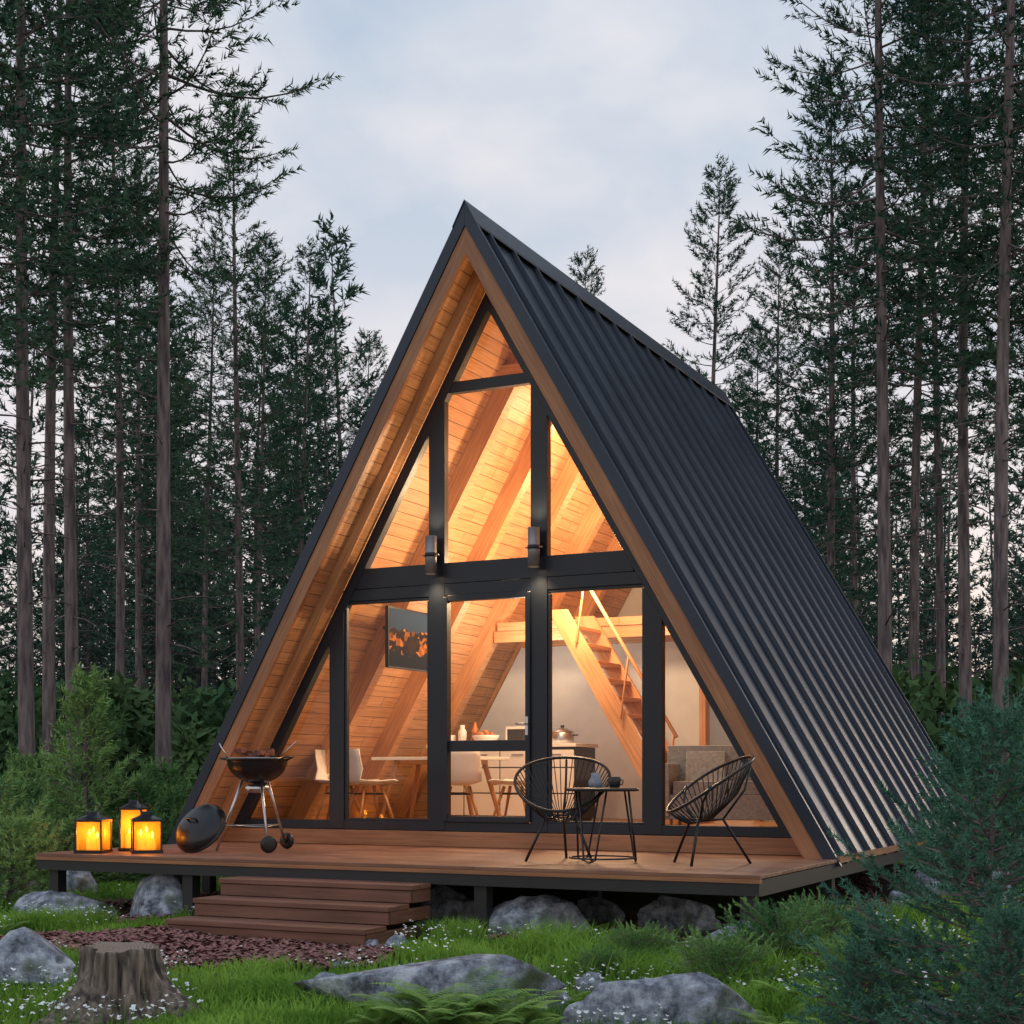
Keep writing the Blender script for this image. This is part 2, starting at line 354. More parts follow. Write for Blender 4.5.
def hr(f,o,z): return (x0+(x1-x0)*f+o,15.37,D+z0+(z1-z0)*f+z)
st.tube([hr(.1,.0,.72),hr(.86,.0,.72)],.022,'beam')
for f in(.12,.48,.84): st.tube([hr(f,-.1,0),hr(f,.0,.72)],.014,'beam')
st.obj('wooden_staircase',bevel=.004)

# ================================================================ DECK
dk=empty('wooden_deck'); XL,XR,YD=-10.0,-3.10,10.25
b1=MB(); yy=YD
while yy<12.9:
    j=XL+2.2+random.random()*2.5
    b1.box(((XL+j)/2,yy+.068,D-.014),(j-XL-.002,.136,.028),'deck'); b1.box(((XR+j)/2,yy+.068,D-.014),(XR-j-.002,.136,.028),'deck'); yy+=.142
b1.obj('deck_boards',dk,bevel=.003)
b2=MB()
b2.box(((XL+XR)/2,YD+.02,D-.107),(XR-XL-.02,.04,.09),'steel'); b2.box((XR-.03,(YD+YB)/2+.02,D-.095),(.04,YB-YD-.04,.12),'steel'); b2.box((XL+.03,(YD+YB)/2+.02,D-.095),(.04,YB-YD-.04,.12),'steel')
b2.box(((XL+XR)/2,YD+.012,D-.0445),(XR-XL-.004,.05,.031),'rake')
for i in range(12): b2.box(((XL+XR)/2,YD+.5+i*.8,D-.1),(XR-XL-.12,.06,.10),'steel')
b2.box(((XL+XR)/2,16.5,D-.02),(XR-XL-.02,7.2,.03),'rake')
b2.box((XR+.004,(12.5+YB)/2,D-.005),(.03,YB-12.5,.055),'rake')
b2.obj('deck_frame',dk)
b3=MB()
for x in(XL+.15,-8.3,-5.4,XR-.12):
    for y in(YD+.12,12.6,15.1,17.6,YB-.15): b3.box((x,y,(D-.15)/2-.05),(.11,.11,D-.05),'steel')
b3.obj('deck_piers',dk)
sp=MB()
for i in range(3):
    z=D-.14*(i+1); y1=YD-.005; y0=YD-.34*(i+1)
    sx0,sx1=-7.65,-5.80
    for kx in range(2):
        yb=y0+.165*kx+.08; sp.box(((sx0+sx1)/2,yb,z-.02),(sx1-sx0,.158,.04),'step')
    sp.box(((sx0+sx1)/2,y0+.03,z-.042-.05),(sx1-sx0-.02,.03,.096),'step')
    for xx in(sx0+.03,sx1-.03,(sx0+sx1)/2): sp.box((xx,(y0+.05+y1)/2,(z-.042)/2 if i==2 else z-.042-.05),(.045,y1-y0-.06,z-.044 if i==2 else .1),'step')
sp.obj('wooden_steps',bevel=.005)

# ================================================================ LAMPS
def light(name,kind,loc,e,col,r=.1,rot=None,parent=None,spot=None):
    l=bpy.data.lights.new(name,kind); l.energy=e; l.color=col
    if kind!='SUN': l.shadow_soft_size=r
    if spot: l.spot_size=spot; l.spot_blend=.8
    o=bpy.data.objects.new(name,l); o.location=loc
    if rot: o.rotation_euler=rot
    sc.collection.objects.link(o)
    if parent: o.parent=parent
    return o
warm=(1,.665,.36)
for dx in(-.585,.555):
    e=empty('wall_lamp',(CX+dx,YG-.15,D+2.92)); q=MB()
    q.lathe([(0,-.17),(.05,-.17),(.055,-.19),(.058,-.19),(.058,.19),(.055,.19),(.05,.17),(0,.17)],(0,0,0),'gunmetal')
    q.lathe([(.0585,-.02),(.061,-.02),(.061,.02),(.0585,.02)],(0,0,0),'steel')
    q.box((0,.075,0),(.06,.07,.12),'frame'); q.tube([(-.09,0,0),(.09,0,0)],.009,'gunmetal')
    q.obj('lamp_body',e)
    q=MB(); q.lathe([(.0,-.172),(.045,-.172)],(0,0,0),'lampglow'); q.lathe([(.0,.172),(.045,.172)],(0,0,0),'lampglow'); q.obj('lamp_bulbs',e)
    light('lamp_light_down','SPOT',(0,0,-.2),28,warm,.04,(0,0,0),e,math.radians(110))
    light('lamp_light_up','SPOT',(0,0,.2),26,warm,.04,(math.pi,0,0),e,math.radians(110))
light('interior_fill','POINT',(CX+.1,14.9,D+2.95),230,warm,.18)  # this and the following points: unseen fills added to brighten the interior
light('loft_fill','POINT',(CX,17.0,D+3.75),90,warm,.2)
light('apex_fill','POINT',(CX,15.6,D+4.55),60,warm,.12)  # added to brighten the top triangular window; no fixture there
light('kitchen_fill','POINT',(CX-1.0,15.9,D+2.25),36,(1,.84,.66),.12)
light('rear_room_fill','POINT',(CX+1,18.6,D+2.2),45,(1,.84,.66),.1)
light('entrance_fill','POINT',(CX,13.5,D+2.68),64,warm,.1)

# ================================================================ FURNITURE INSIDE
FZ=D+.165
def chair(loc,rz):
    q=MB(); w=.23
    prof=[(.24,.44),(.20,.455),(0,.44),(-.17,.45),(-.215,.50),(-.235,.62),(-.26,.76),(-.265,.84)]
    P=[];n=7
    for (y,z) in prof:
        for i in range(n):
            t=i/(n-1)*2-1; ww=w*(1 if z<.7 else 1-.12*(z-.7)/.14)
            P.append(Vector((t*ww,y+(.05*t*t if z>.5 else 0),z+(.045*t*t if z<.5 else 0))))
    o=len(q.v); q.v+=P
    for i in range(len(prof)-1):
        for j in range(n-1): q.face([o+i*n+j,o+i*n+j+1,o+(i+1)*n+j+1,o+(i+1)*n+j],'white',[(0,0)]*4,True)
    for sx in(-1,1):
        for sy in(-1,1): q.tube([(sx*.10,sy*.10,.43),(sx*.22,sy*.22,0)],[.020,.012],'beam')
        q.tube([(sx*.13,-.13,.35),(sx*.13,.13,.35)],.009,'steel'); q.tube([(-.13,sx*.13,.35),(.13,sx*.13,.35)],.009,'steel')
    ob=q.obj('dining_chair'); ob.location=(loc[0],loc[1],FZ); ob.rotation_euler=(0,0,rz)
    md=ob.modifiers.new('s','SOLIDIFY'); md.thickness=.012
chair((-9.12,14.0),-1.3); chair((-8.6,13.8),-.6); chair((-7.15,14.5),1.7); chair((-7.55,13.95),.5)
q=MB(); q.box((0,0,.74),(1.35,.8,.035),'white')
for sx in(-1,1):
    for sy in(-1,1): q.tube([(sx*.42,sy*.25,.72),(sx*.60,sy*.34,0)],[.034,.024],'beam')
q.box((0,0,.70),(.95,.5,.05),'beam')
o=q.obj('dining_table',bevel=.006); o.location=(-8.15,14.6,FZ)
q=MB(); q.box((0,0,.46),(1.95,.6,.84),'steel'); q.box((0,0,.905),(2.0,.66,.04),'white')
for i in range(4):
    q.box((-.73+i*.487,-.309,.75),(.47,.018,.20),'white'); q.box((-.73+i*.487,-.309,.49),(.47,.018,.29),'white'); q.box((-.73+i*.487,-.309,.20),(.47,.018,.26),'white'); q.box((-.73+i*.487,-.325,.80),(.16,.012,.012),'chrome')
q.box((0,.0,.04),(1.9,.5,.07),'steel')
o=q.obj('kitchen_counter',bevel=.003); o.location=(-7.95,16.0,FZ)
CT=FZ+.927
q=MB(); q.lathe([(0,0),(.13,0),(.14,.02),(.14,.13),(.13,.14),(.12,.13),(0,.13)],(0,0,0),'chrome'); q.tube([(-.2,0,.1),(-.14,0,.1)],.01,'black'); q.tube([(.2,0,.1),(.14,0,.1)],.01,'black'); q.lathe([(.14,.14),(.08,.18),(0,.19)],(0,0,0),'chrome'); q.lathe([(0,.19),(.02,.19),(.025,.22),(0,.22)],(0,0,0),'black')
o=q.obj('cooking_pot'); o.location=(-7.25,15.95,CT)
q=MB(); q.box((0,0,.11),(.40,.3,.20),'white'); q.box((-.05,-.152,.11),(.25,.006,.14),'steel'); q.tube([(.11,-.165,.05),(.11,-.165,.17)],.008,'chrome')
o=q.obj('microwave_oven',bevel=.006); o.location=(-7.78,16.05,CT)
q=MB(); q.lathe([(0,0),(.08,0),(.14,.05),(.17,.11),(.16,.11),(.12,.05),(0,.02)],(0,0,0),'white')
for i in range(7): a=i*.9; q.lathe([(0,-.04),(.03,-.03),(.045,0),(.03,.03),(0,.04)],(.08*math.cos(a)*(i>0),.08*math.sin(a)*(i>0),.11+(.03 if i==0 else 0)),'fruit',10)
o=q.obj('fruit_bowl'); o.location=(-8.25,15.9,CT)
q=MB(); q.lathe([(0,0),(.05,0),(.055,.16),(.03,.2),(.03,.24),(0,.24)],(0,0,0),'white'); q.lathe([(0,0),(.04,0),(.045,.18),(.02,.22),(.018,.28),(0,.28)],(.16,.03,0),'fruit'); q.lathe([(0,0),(.06,0),(.06,.12),(0,.12)],(-.17,.02,0),'white')
o=q.obj('kitchen_jars'); o.location=(-8.6,15.95,CT)
q=MB(); q.box((0,0,.22),(1.45,.8,.26),'grey'); q.box((0,.34,.60),(1.45,.2,.55),'grey'); q.box((-.68,-.02,.40),(.16,.84,.55),'grey'); q.box((.68,-.02,.40),(.16,.84,.55),'grey')
q.box((-.29,-.06,.42),(.56,.62,.14),'grey'); q.box((.29,-.06,.42),(.56,.62,.14),'grey'); q.box((-.3,.2,.62),(.42,.12,.36),'grey',Matrix.Rotation(-.25,3,'X'))
for x in(-.6,.6):
    for y in(-.3,.3): q.tube([(x,y,.1),(x,y,0)],.02,'beam')
o=q.obj('sofa',bevel=.05); o.location=(-4.85,15.0,FZ); o.rotation_euler=(0,0,.2)
q=MB(); c=Vector((-8.20,13.97,D+2.20)); q.box(c,(.04,.92,.66),'black'); o0=len(q.v)
q.v+=[c+Vector((.022,a*.44,b_*.31)) for a,b_ in((-1,-1),(1,-1),(1,1),(-1,1))]
q.face([o0,o0+1,o0+2,o0+3],'picture',[(0,0),(1.2,0),(1.2,1),(0,1)]); q.tube([c,c+Vector((-.15,0,.12)),c+Vector((-.32,0,.15))],.02,'black'); q.obj('wall_television')

# ================================================================ PATIO OBJECTS
def acapulco(loc,rz):
    q=MB(); n=48; ring=[];inn=[]
    for i in range(n):
        a=2*math.pi*i/n; ca,sa=math.cos(a),math.sin(a)
        w=.40*(1+.06*ca)
        ring.append(Vector((w*sa,.02-.34*ca,.645+.225*ca+.03*sa*sa)))
        inn.append(Vector((.075*sa,.06-.07*ca,.36+.02*ca)))
    q.tube(ring,.013,'black',8,True); q.tube(inn,.010,'black',6,True)
    for a,b_ in zip(ring,inn):
        mid=(a+b_)/2+Vector((0,-.03,-.05)); q.tube([a,a*.6+mid*.4+Vector((0,0,-.012)),mid,b_*.5+mid*.5+Vector((0,0,-.008)),b_],.0055,'string',4)
    for a in(35,145,270):
        r=math.radians(a); top=Vector((.15*math.cos(r),.06+.15*math.sin(r),.36)); bot=Vector((.34*math.cos(r),.04+.36*math.sin(r),0))
        q.tube([Vector((.0,.06,.35)),top,bot],.012,'black')
    for sx in(-1,1): q.tube([(sx*.12,.13,.36),(sx*.30,.16,.50),(sx*.385,.12,.63)],.010,'black')
    q.tube([(0,-.09,.36),(0,-.27,.60),(0,-.33,.85)],.010,'black')
    o=q.obj('string_lounge_chair'); o.location=(loc[0],loc[1],D+.002); o.rotation_euler=(0,0,rz)
acapulco((-5.16,11.35),math.radians(180+18)); acapulco((-3.85,11.4),math.radians(124))
q=MB(); q.lathe([(0,.585),(.29,.585),(.30,.59),(.30,.605),(.29,.612),(0,.612)],(0,0,0),'black',40)
for a in(30,150,270):
    r=math.radians(a); t=Vector((math.cos(r),math.sin(r),0)); w=Vector((-math.sin(r),math.cos(r),0))
    q.tube([t*.2+w*.12+Vector((0,0,.585)),t*.27+w*.05+Vector((0,0,.03)),t*.275+Vector((0,0,.008)),t*.27-w*.05+Vector((0,0,.03)),t*.2-w*.12+Vector((0,0,.585))],.009,'black')
q.tube([(.27*math.cos(i*math.pi/18),.27*math.sin(i*math.pi/18),.04) for i in range(36)],.008,'black',6,True)
o=q.obj('side_table'); o.location=(-4.72,11.18,D+.002)
q=MB(); q.lathe([(0,0),(.04,0),(.05,.05),(.048,.09),(.042,.09),(.04,.02),(0,.015)],(0,0,0),'steel'); q.tube([(.048,0,.07),(.075,0,.06),(.07,0,.03),(.048,0,.025)],.005,'steel',6); o=q.obj('coffee_cup'); o.location=(-4.62,11.2,D+.615)
q=MB(); q.lathe([(0,0),(.05,0),(.06,.05),(.035,.09),(.038,.12),(0,.125)],(0,0,0),'grey'); o=q.obj('small_pot'); o.location=(-4.80,11.22,D+.615)
e=empty('kettle_grill',(-8.38,11.45,D)); q=MB(); br_=.285; zc_=.86
bow=[(br_*math.cos(t),zc_+br_*.78*math.sin(t)) for t in np.linspace(-math.pi/2+.02,0,12)]
q.lathe(bow+[(br_+.012,zc_+.003),(br_+.012,zc_+.016),(br_-.012,zc_+.016),(br_-.02,zc_-.02),(.2,zc_-.1),(0,zc_-.15)],(0,0,0),'black',36)
q.obj('bowl',e); q=MB()
for i in range(-9,10):
    x=i*.028; l=math.sqrt(max(.001,.265**2-x*x)); q.tube([(x,-l,zc_+.02),(x,l,zc_+.02)],.003,'chrome',4)
q.tube([(.265*math.cos(i*.2618),.265*math.sin(i*.2618),zc_+.02) for i in range(24)],.005,'chrome',6,True)
for i in range(8):
    a=i*.8; r_=.05+.11*((i*7)%3)/2; R=Matrix.Rotation(a*2,3,'Z'); q.box((r_*math.cos(a),r_*math.sin(a),zc_+.045+.022*(i%3)),(.13,.06,.045),'food',R)
q.obj('grate_and_food',e,bevel=.012); q=MB()
for a,w in((200,0),(320,1),(85,1)):
    r=math.radians(a); t=Vector((math.cos(r),math.sin(r),0)); q.tube([t*.14+Vector((0,0,zc_-.17)),t*.40+Vector((0,0,.06 if w else .0))],.013,'chrome')
    if w:
        R=Matrix.Rotation(r,3,'Z')@Matrix.Rotation(math.pi/2,3,'Y'); q.lathe([(0,-.02),(.05,-.02),(.075,-.016),(.08,0),(.075,.016),(.05,.02),(0,.02)],t*.43+Vector((0,0,.08)),'black',20,R)
p=[Vector((math.cos(math.radians(a)),math.sin(math.radians(a)),0))*.33+Vector((0,0,.24)) for a in(200,320,85)]
q.tube(p,.006,'chrome',6,True)
q.lathe([(0,.55),(.10,.555),(.12,.60),(.09,.63),(0,.63)],(0,0,0),'chrome',20)
q.tube([(-.29,-.03,zc_),(-.40,-.05,zc_+.02),(-.42,0,zc_+.02),(-.40,.05,zc_+.02),(-.29,.03,zc_)],.009,'black'); q.tube([(.29,-.06,zc_),(.37,-.06,zc_+.03),(.37,.06,zc_+.03),(.29,.06,zc_)],.009,'black')
q.tube([(-.27,-.1,zc_+.02),(-.34,-.14,zc_+.16)],.006,'chrome'); q.tube([(.2,.1,zc_+.04),(.33,.16,zc_+.18)],.006,'chrome')
q.obj('legs_and_handles',e)
q=MB(); lid=[(.26*math.cos(t),.13*math.sin(t)) for t in np.linspace(0,math.pi/2-.02,14)]
R=Vector((-.06,-.80,.58)).to_track_quat('Z','Y').to_matrix()
q.lathe([(.26,-.02),(.265,-.02),(.267,0)]+lid,(0,0,0),'black',36,R); q.tube([R@Vector(v) for v in((-.05,0,.125),(-.05,0,.165),(.05,0,.165),(.05,0,.125))],.010,'black')
o=q.obj('grill_lid',e); o.location=(-.34,-.42,.222)
for (x,y,w,hh) in((-9.52,10.48,.24,.30),(-9.45,10.95,.2,.40),(-9.1,10.72,.25,.30)):
    e=empty('candle_lantern',(x,y,D)); e.rotation_euler=(0,0,.45+x); q=MB(); r=w/2
    q.box((0,0,.015),(w+.03,w+.03,.03),'black'); q.box((0,0,hh),(w+.02,w+.02,.02),'black')
    for sx in(-1,1):
        for sy in(-1,1): q.box((sx*r,sy*r,hh/2),(.014,.014,hh),'black')
    R4=Matrix.Rotation(math.pi/4,3,'Z'); q.lathe([((w+.02)*.707,hh+.01),(w*.3,hh+.05),(w*.28,hh+.08),(0,hh+.085)],(0,0,0),'black',4,R4)
    q.tube([(.05*math.cos(a),0,hh+.11+.045*math.sin(a)) for a in np.linspace(0,2*math.pi,16,endpoint=False)],.005,'black',6,True); q.obj('frame',e)
    q=MB()
    for a in range(4):
        R=Matrix.Rotation(a*math.pi/2,3,'Z'); i0=len(q.v); q.v+=[R@Vector(p) for p in((r-.002,-r+.01,.03),(r-.002,r-.01,.03),(r-.002,r-.01,hh-.01),(r-.002,-r+.01,hh-.01))]; q.face([i0,i0+1,i0+2,i0+3],'amber',[(0,0)]*4)
    q.obj('glass',e); q=MB()
    for k,(a,b_,c_) in enumerate(((.0,.0,.15),(-.05,.03,.10),(.05,-.03,.12))):
        q.lathe([(0,.03),(.03,.03),(.03,.03+c_),(0,.028+c_)],(a,b_,0),'wax',16); q.lathe([(0,.035+c_),(.012,.055+c_),(.007,.08+c_),(0,.10+c_)],(a,b_,0),'flame',10)
    q.obj('candles',e); light('candle_light','POINT',(0,0,hh*.68),2.6,(1,.45,.10),.03,parent=e)

# ================================================================ GROUND
xs=np.concatenate([[-600,-300,-120,-60,-30],np.linspace(-20,12,170),[25,60,120,300,600]])
ys=np.concatenate([[-300,-100,-30,-5],np.linspace(0,32,170),[45,80,140,300,700]])
X,Y=np.meshgrid(xs,ys); Z=hgt(X,Y)*np.clip((32-np.hypot(X+5,Y-12))/8,0,1)
V=np.stack([X,Y,Z],-1).reshape(-1,3); nx=len(xs); ny=len(ys)
i=np.arange((ny-1)*(nx-1)); r_=i//(nx-1); c_=i%(nx-1); a=r_*nx+c_
T=np.concatenate([np.stack([a,a+1,a+nx+1],1),np.stack([a,a+nx+1,a+nx],1)])
me=npmesh('ground',V,T,None,['ground']); me.polygons.foreach_set('use_smooth',[True]*len(T)); addobj('ground',me)
def in_mulch(x,y):
    a=((x+7.0)/1.75)**2+((y-8.5)/.95)**2<1+.25*np.sin(x*4+y*2)
    wob=.18*np.sin(x*3)+.12*np.sin(x*7+2)
    b_=(x>-10.1)&(x<-2.75+.15*np.sin(y*3))&(y>10.05+wob)&(y<20.5)
    return a|b_
def on_built(x,y): return ((x>-10)&(x<-3.15)&(y>10.5)&(y<20))|((x>-7.65)&(x<-5.8)&(y>9.2)&(y<10.3))
n=60000; x=rng.uniform(-10.3,-2.3,n); y=rng.uniform(7.6,20.5,n); keep=in_mulch(x,y)&~((y>12.5)&(x<-4.2)); x=x[keep];y=y[keep]
x2=rng.uniform(-9,-5,22000); y2=rng.uniform(7.2,10.2,22000); k=in_mulch(x2,y2); x=np.concatenate([x,x2[k]]); y=np.concatenate([y,y2[k]]); n=len(x)
a=rng.uniform(0,6.28,n); l=rng.uniform(.015,.045,n); w=l*rng.uniform(.3,.6,n)
d1=np.stack([np.cos(a)*l,np.sin(a)*l,rng.uniform(-.3,.5,n)*l],1); d2=np.stack([-np.sin(a)*w,np.cos(a)*w,rng.uniform(-.4,.4,n)*w],1)
P=np.stack([x,y,hgt(x,y)+rng.uniform(.004,.035,n)],1)
V=np.stack([P-d1-d2*.5,P+d1*.9-d2,P+d1+d2*.7,P-d1*.7+d2],1).reshape(-1,3); b0=np.arange(n)*4
T=np.concatenate([np.stack([b0,b0+1,b0+2],1),np.stack([b0,b0+2,b0+3],1)]); addobj('bark_mulch',npmesh('bark_mulch',V,T,None,['chips']))
def blades(x,y,hh,w,lean,z=None):
    n=len(x); a=rng.uniform(0,6.28,n); b_=a+rng.uniform(-1.2,1.2,n)
    z=hgt(x,y)-.005 if z is None else z
    P=np.stack([x,y,z],1); W=np.stack([np.cos(a)*w,np.sin(a)*w,np.zeros(n)],1); Ld=np.stack([-np.sin(b_),np.cos(b_),np.zeros(n)],1)
    up=np.array([0,0,1.]); h_=hh[:,None]; le=(lean*hh)[:,None]
    p1=P+up*h_*.55+Ld*le*.3; p2=P+up*h_*(1-.25*np.clip(lean,0,1)[:,None])+Ld*le
    V=np.stack([P-W,P+W,p1-W*.75,p1+W*.75,p2],1).reshape(-1,3); b0=np.arange(n)*5
    T=np.concatenate([np.stack([b0,b0+1,b0+3],1),np.stack([b0,b0+3,b0+2],1),np.stack([b0+2,b0+3,b0+4],1)]); return V,T
def nz(x,y,s,o=0): return .5+.25*np.sin(x*s+1.3*np.sin(y*s*.7+o))+.25*np.sin(y*s*1.3+1.7*np.sin(x*s*.6+2+o))
n=200000; d=rng.uniform(6.2**.5,24**.5,n)**2; u=rng.uniform(-.48,.48,n)
x=d*(-math.sin(A)+u*math.cos(A)); y=d*(math.cos(A)+u*math.sin(A))
k=~in_mulch(x,y)&~on_built(x,y)&(nz(x,y,1.7)*.7+nz(x,y,5,1)*.3>rng.uniform(0,.45,n)); x=x[k];y=y[k];d=d[k]; n=len(x)
hh=rng.uniform(.04,.10,n)*(.5+1.1*nz(x,y,2.3,2)); V1,T1=blades(x,y,hh,rng.uniform(.003,.006,n)*(1+d*.05),rng.uniform(.1,.9,n))
tx=[];ty=[];th=[]
def tuft(px,d,r,n_,h0):
    cx,cy=place(U(px),d); 
    aa=rng.uniform(0,6.28,n_); rr_=r*np.sqrt(rng.uniform(0,1,n_)); tx.append(cx+rr_*np.cos(aa)); ty.append(cy+rr_*np.sin(aa)); th.append(h0*rng.uniform(.5,1.1,n_))
for (px,d_,r,n_,h0) in((640,9.4,.5,1600,.28),(720,9.0,.45,1500,.30),(590,10.6,.6,1500,.26),(700,8.4,.4,1200,.22),(520,12.2,.35,900,.3),(560,11.9,.3,700,.26),(780,9.8,.5,1400,.26),(880,9.5,.5,1300,.28),(470,11.4,.3,600,.22),(60,12.5,.5,900,.22),(300,8.3,.35,600,.14),(850,11.5,.4,900,.25),(960,12,.6,1200,.3),(200,13.3,.4,700,.2),(100,9.8,.4,700,.14),(780,8.1,.3,700,.22)): tuft(px,d_,r,n_,h0)
for _ in range(110):
    tuft(rng.uniform(-60,1100),rng.uniform(7.6,14),.10,80,rng.uniform(.10,.20))
tx=np.concatenate(tx);ty=np.concatenate(ty);th=np.concatenate(th); k=~in_mulch(tx,ty)&~on_built(tx,ty); tx=tx[k];ty=ty[k];th=th[k]
V2,T2=blades(tx,ty,th,rng.uniform(.003,.006,len(tx)),rng.uniform(.3,1.3,len(tx)))
addobj('grass',npmesh('grass',np.concatenate([V1,V2]),np.concatenate([T1,T2+len(V1)]),None,['grass']))
n=9000; d=rng.uniform(7.2,15,n); u=rng.uniform(-.42,.42,n); x=d*(-math.sin(A)+u*math.cos(A)); y=d*(math.cos(A)+u*math.sin(A))
k=~in_mulch(x,y)&~on_built(x,y)&(nz(x,y,1.9,4)*.6+nz(x,y,6,1)*.4>.52); x=x[k];y=y[k]; n=len(x); z=hgt(x,y)+rng.uniform(.09,.17,n)
ang=np.arange(6)/6*6.283; R_=rng.uniform(.007,.017,n)
ring=np.stack([x[:,None]+R_[:,None]*np.cos(ang),y[:,None]+R_[:,None]*np.sin(ang),z[:,None]+R_[:,None]*rng.uniform(-.5,.7,(n,6))],-1)
cen=np.stack([x,y,z],1)[:,None]; V=np.concatenate([cen,ring],1).reshape(-1,3); b0=(np.arange(n)*7)[:,None]
T=np.concatenate([np.concatenate([b0,b0+1+i,b0+1+(i+1)%6],1) for i in range(6)]); Vs,Ts=blades(x,y,z-hgt(x,y)+.01,np.full(n,.002),np.zeros(n))
addobj('wildflowers',npmesh('wildflowers',np.concatenate([V,Vs]),np.concatenate([T,Ts+len(V)]),[0]*len(T)+[1]*len(Ts),['petal','grass']))

def rock(px,d,sx,sy,sz,seed,name='rock'):
    bpy_me=bpy.data.meshes.new(name)
    bm=bmesh.new(); bmesh.ops.create_icosphere(bm,subdivisions=5,radius=1)
    o=Vector((seed*7.3,seed*3.1,seed))
    for v in bm.verts:
        p=v.co.copy(); f=1+.42*(noise.noise(p*.9+o))+.20*noise.noise(p*2.1+o)+.10*noise.noise(p*5+o)+.04*noise.noise(p*13+o)
        q=p*f
        for j in range(7):
            nd=Vector((math.sin(seed+j*2.1),math.cos(seed*1.7+j*1.3),.3+.5*math.sin(j+seed))).normalized(); dd=q.dot(nd)
            if dd>.70: q-=nd*(dd-.70)*.85
        v.co=Vector((q.x*sx,q.y*sy,q.z*sz))
    bm.to_mesh(bpy_me); bm.free(); bpy_me.materials.append(M['rock'])
    for p in bpy_me.polygons: p.use_smooth=True
    x,y=place(U(px),d); addobj(name,bpy_me,(x,y,float(hgt(x,y))+sz*.25),A+(seed%1-.0)*.5)
for a in((168,13.2,.38,.30,.30,1),(28,8.9,.36,.28,.24,2),(447,12.6,.28,.24,.28,3),(532,11.7,.46,.3,.26,4),(678,12.0,.38,.28,.26,5),(445,8.2,.80,.40,.22,6),(672,7.65,.55,.30,.27,7.4),(742,10.6,.30,.22,.19,8),(997,14.5,.2,.22,.36,9),(930,15.5,.22,.2,.24,10),(60,13.6,.5,.35,.17,11),(590,8.9,.13,.12,.10,12),(20,14.5,.3,.25,.24,13),(80,15.5,.22,.2,.26,14),(900,13.5,.16,.14,.14,15),(940,7.2,.3,.2,.14,16),(395,10.7,.10,.08,.08,17),(372,10.9,.07,.06,.07,18),(800,12.2,.2,.18,.17,19),(330,8.6,.14,.10,.09,20),(600,12.6,.25,.2,.2,21),(340,9.6,.08,.06,.05,22),(870,9.2,.2,.15,.12,23)): rock(*a)

bm=bmesh.new(); nseg=140; rows=24; vs=[]
for i in range(rows):
    t=i/(rows-1); z=-.06+.40*t**1.15; row=[]
    for a in range(nseg):
        an=2*math.pi*a/nseg; fl=(1-t)**3.2
        root=max(0,math.cos(an*3+.6+.5*math.sin(an)))**2*.6+max(0,math.cos(an*5+2))**3*.4
        r=.205+.03*(1-t)+fl*(.14+.60*root)+.014*math.sin(an*17+t*3)+.05*noise.noise(Vector((math.cos(an)*2,math.sin(an)*2,t*1.5)))+.03*noise.noise(Vector((math.cos(an)*9,math.sin(an)*9,t*2)))+.010*math.sin(an*37+t*5)
        row.append(bm.verts.new((r*math.cos(an),r*math.sin(an),z+(.03*noise.noise(Vector((math.cos(an)*2.2,math.sin(an)*2.2,5))) if i==rows-1 else 0))))
    vs.append(row)
for i in range(rows-1):
    for a in range(nseg): f=bm.faces.new((vs[i][a],vs[i][(a+1)%nseg],vs[i+1][(a+1)%nseg],vs[i+1][a])); f.smooth=True
cv=bm.verts.new((0,0,.33))
for a in range(nseg): f=bm.faces.new((vs[-1][a],vs[-1][(a+1)%nseg],cv)); f.material_index=1
me=bpy.data.meshes.new('tree_stump'); bm.to_mesh(me); bm.free(); me.materials.append(M['stumpbark']); me.materials.append(M['rings'])
x,y=place(U(122),8.0); addobj('tree_stump',me,(x,y,.02),.4,.97)

# ================================================================ CONIFERS
def norm(v): return v/np.linalg.norm(v,axis=-1,keepdims=True)
def sprig(n,length,nl,nw,seed,spread=.8,fwd=.65):
    r=np.random.default_rng(seed); t=r.uniform(0,1,n)**.9*length; a=r.uniform(0,6.28,n)
    base=np.stack([t,np.zeros(n),np.zeros(n)],1)
    dr=norm(np.stack([np.full(n,fwd),spread*np.cos(a),spread*np.sin(a)],1)); L=nl*r.uniform(.7,1.1,n)[:,None]
    w=norm(np.cross(dr,r.normal(size=(n,3))))*nw
    return np.stack([base-w,base+w,base+dr*L],1).reshape(-1,3)
def put(tpl,P,Dr,S,r):
    n=len(P); Dr=norm(Dr); ref=norm(r.normal(size=(n,3))); Yv=norm(np.cross(Dr,ref)); Zv=np.cross(Dr,Yv)
    B=np.stack([Dr,Yv,Zv],1)
    V=np.einsum('kj,njm->nkm',tpl,B)*S[:,None,None]+P[:,None,:]
    return V.reshape(-1,3)
def tubetri(pts,rad,n):
    pts=np.asarray(pts,float); m_=len(pts); t=norm(np.gradient(pts,axis=0)); ref=np.array([1,.13,.2]) if abs(t[0][2])>.7 else np.array([0,0,1.])
    u_=norm(np.cross(t,ref)); w=np.cross(t,u_); an=np.arange(n)/n*2*np.pi
    V=(pts[:,None]+(u_[:,None]*np.cos(an)[None,:,None]+w[:,None]*np.sin(an)[None,:,None])*np.asarray(rad)[:,None,None]).reshape(-1,3)
    T=[]
    for i in range(m_-1):
        for a in range(n):
            p=i*n+a;q_=i*n+(a+1)%n; T+=[(p,q_,q_+n),(p,q_+n,p+n)]
    return V,np.array(T)
